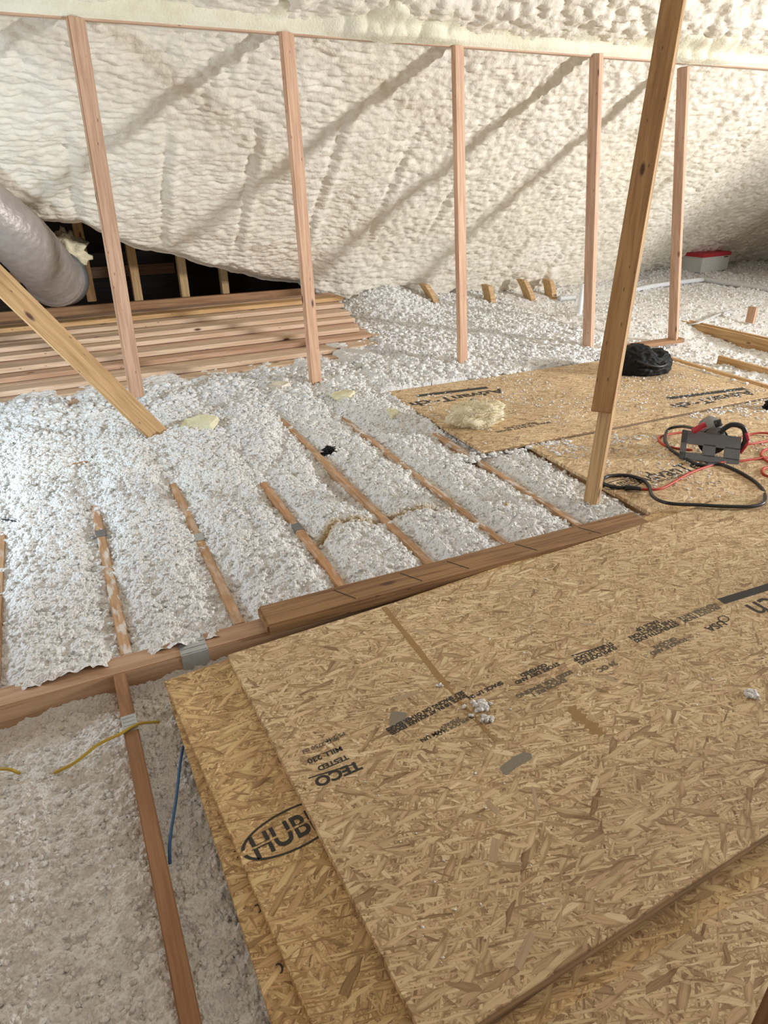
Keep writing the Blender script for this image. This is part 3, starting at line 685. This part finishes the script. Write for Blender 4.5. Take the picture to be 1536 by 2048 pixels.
# ================================================================ OPEN EAVE BAY behind the pile
def web(px, y_, zt_, lab, w_=.05): tag(board('web_stud', PY(px, 600, y_)*1.0, Vector((PY(px, 600, y_).x, y_, zt_)), w_, .09, 'gold' if w_ > .04 else 'darkwood', up=(0, -1, 0)), lab, 'stud')
web(183, 6.7, 1.15, 'short upright framing member right of the duct end in the dark opening', .075)
web(276, 6.8, .95, 'short upright framing member just right of the leftmost stud in the dark opening', .075)
web(370, 6.9, .85, 'short upright framing member mid way along the dark opening', .075)
web(450, 7.0, .72, 'rightmost short upright framing member in the dark opening', .07)
web(80, 6.9, .7, 'stub upright framing member under the silver duct', .06)
tag(board('tie_beam', (-1.5, 6.60, .31), (2.3, 6.60, .31), .05, .085, 'brown'), 'horizontal beam right behind the lumber pile', 'beam')
tag(board('tie_beam', (-1.5, 7.5, .50), (1.2, 7.5, .50), .04, .10, 'darkwood'), 'dark horizontal beam deep inside the opening', 'beam')

# silver duct
r_ = empty('silver_duct', PY(60, 500, 5.4)); tag(r_, 'silver foil duct sloping down at the left edge into the dark opening', 'duct')
inv = -r_.location
dp = [Vector((-2.2, 4.9, 1.9)), PY(-190, 250, 5.35), PY(-60, 395, 5.45), PY(30, 470, 5.6), PY(78, 520, 5.8), PY(112, 560, 6.1)]
bm = bmesh.new(); pts = [p+inv for p in crom(dp, 14)]
tube_bm(bm, pts, lambda t: .205+.003*math.sin(t*160)+(.0 if t < .93 else .012), 28)
bmesh.ops.recalc_face_normals(bm, faces=bm.faces); bm_obj('duct_sleeve', bm, 'duct', r_, smooth=True)
bm = bmesh.new(); tube_bm(bm, [p+inv for p in (PY(108, 553, 6.05), PY(122, 556, 6.3))], .215, 28); bmesh.ops.recalc_face_normals(bm, faces=bm.faces); tag(bm_obj('duct_collar', bm, 'saw', r_, smooth=True), 'dark grey end collar')
V_, F_ = clumps(np.array([[0, 0, 0.]]), np.array([1.]), 1, ICO_V, ICO_F)
def blob(name, loc, s, mat, label, cat, amp=.18, freq=3, rz=0, kind=None, sub=4, flatbot=True):
    bm = bmesh.new(); bmesh.ops.create_icosphere(bm, subdivisions=sub, radius=1)
    from mathutils import noise
    for v in bm.verts:
        n = v.co.copy(); q = n*freq+Vector(loc)*7
        k = 1+amp*noise.noise(q)*1.6+amp*.6*noise.noise(q*2.6)+amp*.35*noise.noise(q*6)
        v.co = Vector((n.x*s[0], n.y*s[1], n.z*s[2]))*k
        if flatbot and v.co.z < -s[2]*.55: v.co.z = -s[2]*.55
    o = bm_obj(name, bm, mat, None, Matrix.Translation(Vector(loc)+Vector((0, 0, s[2]*.55 if flatbot else 0))) @ Matrix.Rotation(rz, 4, 'Z'), True)
    return tag(o, label, cat, kind=kind)
blob('insulation_wad', PY(135, 530, 6.35), (.16, .15, .16), 'tuft', 'grey beige wad of insulation behind the duct end', 'insulation', .3)

# ================================================================ THINGS LYING ABOUT
# black bag
def bag():
    from mathutils import noise
    c = P(1300, 752, TH+.012); bm = bmesh.new(); bmesh.ops.create_icosphere(bm, subdivisions=6, radius=1)
    sx, sy, sz = .235, .15, .155
    for v in bm.verts:
        n = v.co.copy()
        k = 1+.10*noise.noise(n*1.6+Vector((3, 1, 2)))
        p = Vector((n.x*sx, n.y*sy, n.z*sz))*k
        prof = 1.0-.30*math.exp(-((n.x-.28)/.16)**2)-.12*max(0, n.x)+.10*math.exp(-((n.x+.35)/.4)**2)   # dip between two humps
        if p.z > 0: p.z *= prof
        fold = noise.noise(Vector((n.x*1.5, n.y*1.2, n.z*7))+Vector((9, 0, 0)))
        p += n*(.020*abs(fold)-.006+.010*noise.noise(n*7))
        if p.z < -.06: p.z = -.06-(p.z+.06)*.02
        v.co = p
    o = bm_obj('black_bag', bm, 'black', None, Matrix.Translation(c+Vector((.02, .12, .062))) @ Matrix.Rotation(-.25, 4, 'Z'), True)
    tag(o, 'crumpled black plastic bag on the farthest panel', 'bag')
    h_ = bmesh.new(); tube_bm(h_, crom([Vector((-.12, -.12, .06)), Vector((-.04, -.165, .035)), Vector((.06, -.165, .02)), Vector((.15, -.12, .03))], 8), .009, 8)
    bmesh.ops.recalc_face_normals(h_, faces=h_.faces); bm_obj('carry_handle', h_, 'sawb', o, smooth=True)
bag()
# tuft of yellow fibre with hairs
tf = blob('fibre_tuft', P(953, 846, TH+.012), (.175, .115, .085), 'tuft', 'torn tuft of yellow fibrous insulation on the far panel', 'insulation', .27, 2.2)
bm = bmesh.new()
for i in range(420):
    a = random.uniform(0, 6.28); e = random.uniform(-.2, 1.2); n = Vector((math.cos(a)*math.cos(e), math.sin(a)*math.cos(e), math.sin(e)))
    p = Vector((n.x*.165, n.y*.105, n.z*.08)); t = Vector((random.gauss(0, 1), random.gauss(0, 1), random.gauss(0, .5)))
    tube_bm(bm, [p*.85, p+t*.014+n*.012, p+t*.028+n*.018], .0016, 4)
bm_obj('loose_fibres', bm, 'tuft', tf)
blob('debris_piece', P(945, 838, TH)+Vector((0, 0, .125)), (.03, .012, .006), 'saw', 'small dark scrap on top of the yellow fibre tuft', 'debris', .3)
# foam scraps
def wedge(name, pts, th, mat, label, cat='foam scrap'):
    c = sum((Vector(p) for p in pts), Vector())/len(pts); bm = bmesh.new()
    lo = [bm.verts.new(Vector(p)-c) for p in pts]; hi = [bm.verts.new((Vector(p)-c)*.88+Vector((0, 0, th*random.uniform(.6, 1.2)))) for p in pts]
    bm.faces.new(lo[::-1]); bm.faces.new(hi)
    n = len(pts)
    for i in range(n): bm.faces.new((lo[i], lo[(i+1) % n], hi[(i+1) % n], hi[i]))
    bmesh.ops.triangulate(bm, faces=bm.faces); bmesh.ops.subdivide_edges(bm, edges=bm.edges, cuts=2, use_grid_fill=True)
    for v in bm.verts: v.co += Vector((random.gauss(0, .002), random.gauss(0, .002), random.gauss(0, .002)))
    bmesh.ops.recalc_face_normals(bm, faces=bm.faces)
    return tag(bm_obj(name, bm, mat, None, Matrix.Translation(c)), label, cat)
wedge('foam_scrap', [P(358, 866, .03), P(368, 848, .04), P(412, 838, .08), P(440, 840, .07), P(425, 862, .05), P(385, 868, .03)], .04, 'scrap', 'pale yellow foam offcut lying by the foot of the diagonal brace')
wedge('foam_scrap', [P(538, 778, .06), P(548, 768, .07), P(572, 766, .07), P(583, 774, .06), P(565, 780, .06)], .03, 'foam', 'white foam scrap left of the foot of the second stud')
wedge('foam_scrap', [P(660, 790, .06), P(690, 783, .06), P(712, 790, .06), P(700, 800, .05), P(670, 800, .05)], .03, 'scrap', 'pale foam scrap right of the foot of the second stud')
wedge('foam_scrap', [P(772, 824, .04), P(790, 818, .04), P(798, 830, .04), P(784, 838, .04)], .03, 'scrap', 'small yellow foam scrap left of the farthest panel')
bb = blob('black_lump', P(662, 908, -.02), (.045, .04, .025), 'black', 'small black lump in a hollow of the insulation', 'debris', .5, 3)  # black lump set in the dip of the insulation
def crumb_cluster(px, py, z, n, rad, spread, label, mat='fluff'):
    c = P(px, py, z); pos = np.stack([rng.normal(0, spread, n), rng.normal(0, spread*.8, n), np.abs(rng.normal(0, spread*.3, n))+rad*.3], 1)
    V, F = clumps(pos, rng.uniform(.5, 1.1, n)*rad, .8, ICO_V, ICO_F)
    me = np_mesh('insulation_crumb', V, np.zeros((0, 4), int), F, np.zeros(len(V))); tag(link('insulation_crumb', me, mat, None, Matrix.Translation(c)), label, 'insulation', )
crumb_cluster(962, 1415, .055, 22, .010, .014, 'white lump of insulation on the glue line of the top panel')
crumb_cluster(975, 1440, .055, 12, .008, .008, 'smaller white lump of insulation beside the lump on the glue line')
crumb_cluster(1500, 1388, .055, 14, .009, .009, 'white lump of insulation on the top panel near the right edge')
crumb_cluster(880, 1372, .055, 4, .005, .004, 'tiny white crumb left of the lump on the glue line')
def scat_xy(name, n, x0, x1, y0, y1, z, rad, label, mat='fluff', flat=.5, dens=None):
    x = rng.uniform(x0, x1, n*4); y = rng.uniform(y0, y1, n*4)
    pr = fbm(x*3, y*3, 91, 3); k = pr > np.quantile(pr, .45)
    if dens: k &= dens(x, y)
    x, y = x[k][:n], y[k][:n]; V, F = clumps(np.stack([x, y, np.full(len(x), z+.001)], 1), rng.uniform(.25, 1, len(x))**1.6*rad, flat)
    me = np_mesh(name, V, np.zeros((0, 4), int), F, np.zeros(len(V))); tag(link(name, me, mat), label, 'insulation', kind='stuff')
scat_xy('insulation_crumbs', 1500, 2.06, 4.45, 3.0, 4.2, TH+.012, .009, 'white insulation crumbs scattered over the farthest panel')
scat_xy('insulation_crumbs', 700, 2.36, 4.4, 2.72, 2.98, TH, .013, 'line of white insulation crumbs along the back edge of the saw panel')
scat_xy('insulation_crumbs', 900, 2.36, 4.4, 1.95, 2.75, TH, .009, 'fine white insulation crumbs over the panel with the saw')
scat_xy('insulation_crumbs', 110, 1.8, 2.9, 2.88, 2.98, .012, .026, 'white insulation heaped in the gap between the two far panels')
scat_xy('insulation_crumbs', 260, .4, 2.2, .62, 1.8, 3*TH+.001, .0035, 'tiny pale specks scattered over the top panel')
scat_xy('wood_splinters', 60, .4, 2.2, .62, 1.8, 3*TH+.001, .005, 'small wood splinters scattered over the top panel', 'flake', .3)
scat_xy('insulation_crumbs', 500, 2.0, 4.5, 4.2, 4.42, .03, .03, 'ridge of white insulation along the back of the farthest panel')

# wires
def wire(name, pix, r, mat, label, cat='wire', parent=None):
    pts = [P(a, b, z) for a, b, z in pix]; o = tube(name, pts, r, mat, parent)
    return tag(o, label, cat)
wire('yellow_cable', [(108, 1546, -.035), (150, 1525, -.02), (195, 1490, .0), (240, 1468, .006), (262, 1455, .006), (285, 1446, .0), (318, 1444, -.03)], .0045, 'yellow', 'yellow electrical cable crossing the nearest joist', 'cable')
wire('yellow_cable', [(-40, 1530, -.05), (-5, 1537, -.035), (20, 1539, -.03), (40, 1547, -.05)], .0045, 'yellow', 'short end of yellow cable at the left edge', 'cable')
wire('blue_cable', [(366, 1494, -.03), (360, 1530, -.012), (352, 1600, -.012), (340, 1680, -.012), (340, 1728, -.03)], .0040, 'blue', 'blue electrical cable lying along the nearest bay', 'cable')
wire('blue_cable', [(396, 1305, -.02), (394, 1330, -.06), (392, 1352, -.10)], .0042, 'blue', 'short blue cable end hanging below the plate on the beam', 'cable')
wire('yellow_cable', [(1012, 1005, .03), (1020, 1030, .01), (1030, 1062, .0)], .004, 'yellow', 'thin yellow wire sticking up from the bay beside the doubled post', 'cable')
wire('black_wire', [(-20, 1036, .01), (15, 1040, .02), (48, 1046, .0)], .003, 'black', 'black wire end at the left edge', 'wire')
wire('white_pipe', [(1245, 588, .12), (1300, 573, .12), (1405, 559, .13)], .028, 'pvc', 'white plastic pipe running behind the rightmost stud', 'pipe')
wire('grey_pipe', [(1400, 558, .12), (1450, 566, .11), (1545, 580, .10)], .03, 'pvcg', 'grey plastic pipe continuing to the right edge below the box', 'pipe')
q = P(1157, 640, .03); o = tube('white_pipe', [q, q+Vector((0, 0, .36))], .026, 'pvc'); tag(o, 'short upright white pipe left of the fourth stud', 'pipe')
wire('white_pipe', [(1118, 597, .12), (1150, 594, .12)], .03, 'pvcg', 'stub of pipe lying left of the upright white pipe', 'pipe')
wire('white_pipe', [(1015, 683, .06), (1050, 675, .07), (1090, 669, .06)], .014, 'pvc', 'thin white pipe half buried behind the middle stud', 'pipe')
wire('grey_cable', [(1365, 652, .0), (1400, 645, .05), (1440, 628, .06), (1490, 615, .04), (1540, 600, .02)], .010, 'pvcg', 'grey cable crossing the triple joist at right', 'cable')

# white box with red lid
bl = PY(1400, 546, 7.2); br = PY(1461, 541, 7.2); wd = (br-bl).length
r_ = empty('storage_box', (bl.x, bl.y, bl.z), .1); tag(r_, 'white cardboard box with a red lid at the foot of the foam', 'box')
bm = bmesh.new(); bx(bm, (0, 0, 0), (wd, .55, .21), bev=.004); bm_obj('box_body', bm, 'boxw', r_)
bm = bmesh.new(); bx(bm, (-.012, -.012, .205), (wd+.012, .56, .255), bev=.004); tag(bm_obj('box_lid', bm, 'redc', r_), 'red lid')
bm = bmesh.new(); bx(bm, (wd*.78, -.0135, .185), (wd*.92, 0, .195)); bm_obj('box_handle_slot', bm, 'ink', r_)

# circular saw
def saw():
    c = P(1418, 925, TH); r_ = empty('circular_saw', c, -.62); tag(r_, 'grey circular saw lying on its side amid the cords', 'saw')
    bm = bmesh.new()                                  # shoe plate standing on its edge, facing the camera, with a slot
    for a in ((-.15, 0, -.075, .30, 0, 0),): pass
    for lo, hi in (((-.155, -.004, .0), (-.125, .004, .165)), ((.07, -.004, .03), (.150, .004, .10)), ((-.155, -.004, .09), (.15, .004, .165)), ((-.155, -.004, .0), (.15, .004, .04)), ((-.04, -.004, .03), (.025, .004, .10))): bx(bm, lo, hi, bev=.001)
    bm_obj('shoe_plate', bm, 'saw', r_, Matrix.Rotation(math.radians(-38), 4, 'X') @ Matrix.Rotation(math.radians(5), 4, 'Y'))
    bm = bmesh.new(); pr = []                          # blade guard, thick disc behind the plate
    for k in range(28):
        t = 2*math.pi*k/28; pr.append((.078*math.cos(t), .078*math.sin(t)))
    lo = [bm.verts.new((x+.03, .105, z+.085)) for x, z in pr]; hi = [bm.verts.new((x+.03, .14, z+.085)) for x, z in pr]
    bm.faces.new(lo); bm.faces.new(hi[::-1])
    for i in range(28): bm.faces.new((lo[i], lo[(i+1) % 28], hi[(i+1) % 28], hi[i]))
    bmesh.ops.recalc_face_normals(bm, faces=bm.faces); bm_obj('blade_guard', bm, 'sawb', r_)
    bm = bmesh.new(); tube_bm(bm, [Vector((0.03, .11, .105)), Vector((.03, .15, .12)), Vector((.03, .24, .125)), Vector((.03, .26, .125))], lambda t: .058 if t < .9 else .045, 20)
    bmesh.ops.recalc_face_normals(bm, faces=bm.faces); bm_obj('motor_housing', bm, 'saw', r_, smooth=True)
    bm = bmesh.new(); tube_bm(bm, crom([Vector((.05, .10, .14)), Vector((.10, .10, .185)), Vector((.165, .10, .17)), Vector((.185, .09, .10)), Vector((.16, .09, .04))], 7), .014, 10)
    bmesh.ops.recalc_face_normals(bm, faces=bm.faces); bm_obj('rear_handle', bm, 'sawb', r_, smooth=True)
    bm = bmesh.new(); tube_bm(bm, crom([Vector((.178, .085, .15)), Vector((.196, .08, .10)), Vector((.172, .08, .035))], 6), .009, 8)
    bmesh.ops.recalc_face_normals(bm, faces=bm.faces); tag(bm_obj('handle_grip', bm, 'redc', r_, smooth=True), 'red grip on the handle')
    bm = bmesh.new(); tube_bm(bm, [Vector((-.10, .06, .15)), Vector((-.04, .07, .19))], .017, 10); tag(bm_obj('front_knob', bm, 'redc', r_, smooth=True), 'dark red front knob')
    bm = bmesh.new(); tube_bm(bm, [Vector((.0, .05, .20)), Vector((.03, .05, .215))], .02, 10); bm_obj('depth_lever', bm, 'sawb', r_, smooth=True)
    def part(name, pix, r, mat, lab=None):
        o = tube(name, [P(a, b, z) for a, b, z in pix], r, mat, None); m = Matrix.Translation(c) @ Matrix.Rotation(-.62, 4, 'Z'); o.data.transform(m.inverted()); o.parent = r_
        if lab: o['label'] = lab
        return o
    Z = TH+.009; Z1 = 3*TH+.014
    pc = part('power_cord', [(1392, 858, .15), (1365, 853, .10), (1338, 858, .05), (1330, 876, Z), (1338, 895, Z), (1362, 912, Z), (1400, 930, Z), (1440, 928, Z), (1490, 950, Z), (1522, 975, Z), (1530, 1000, Z1), (1510, 1012, Z1), (1460, 1013, Z1), (1400, 1010, Z1), (1335, 1006, Z1), (1305, 992, Z+.02), (1298, 972, Z), (1280, 957, Z), (1245, 950, Z), (1212, 954, Z), (1206, 966, Z), (1232, 974, Z), (1262, 975, Z)], .0088, 'sawb', 'black rubber power cord')
    pg = part('plug', [(1250, 975, Z+.006), (1268, 976, Z+.008), (1282, 978, Z+.006)], lambda t: .016-.006*t, 'sawb', 'black plug'); pg.parent = pc
saw()
Z = TH+.005
cc = tube('extension_cord', [P(a, b, z) for a, b, z in [(1280, 978, Z), (1318, 978, Z), (1345, 966, Z), (1372, 950, Z), (1400, 938, Z), (1440, 926, Z), (1480, 922, Z), (1540, 914, Z), (1600, 905, Z), (1590, 880, Z), (1530, 866, Z+.01), (1490, 872, Z), (1466, 890, Z), (1500, 888, Z+.01), (1560, 880, Z), (1600, 896, Z), (1540, 897, Z), (1522, 908, Z), (1534, 922, Z), (1550, 930, Z), (1526, 938, Z), (1530, 950, Z), (1560, 956, Z)]], .0065, 'red')
tag(cc, 'red extension cord tangled round the circular saw', 'cord')
cc = tube('extension_cord', [P(a, b, z) for a, b, z in [(1372, 864, Z), (1340, 868, Z), (1318, 876, Z), (1325, 888, Z), (1350, 896, Z), (1385, 900, Z)]], .0065, 'red'); tag(cc, 'short red loop of cord left of the circular saw', 'cord')
blob('black_lump', P(1541, 817, TH), (.05, .04, .035), 'black', 'black object end at the right edge between the far panels', 'debris', .3)
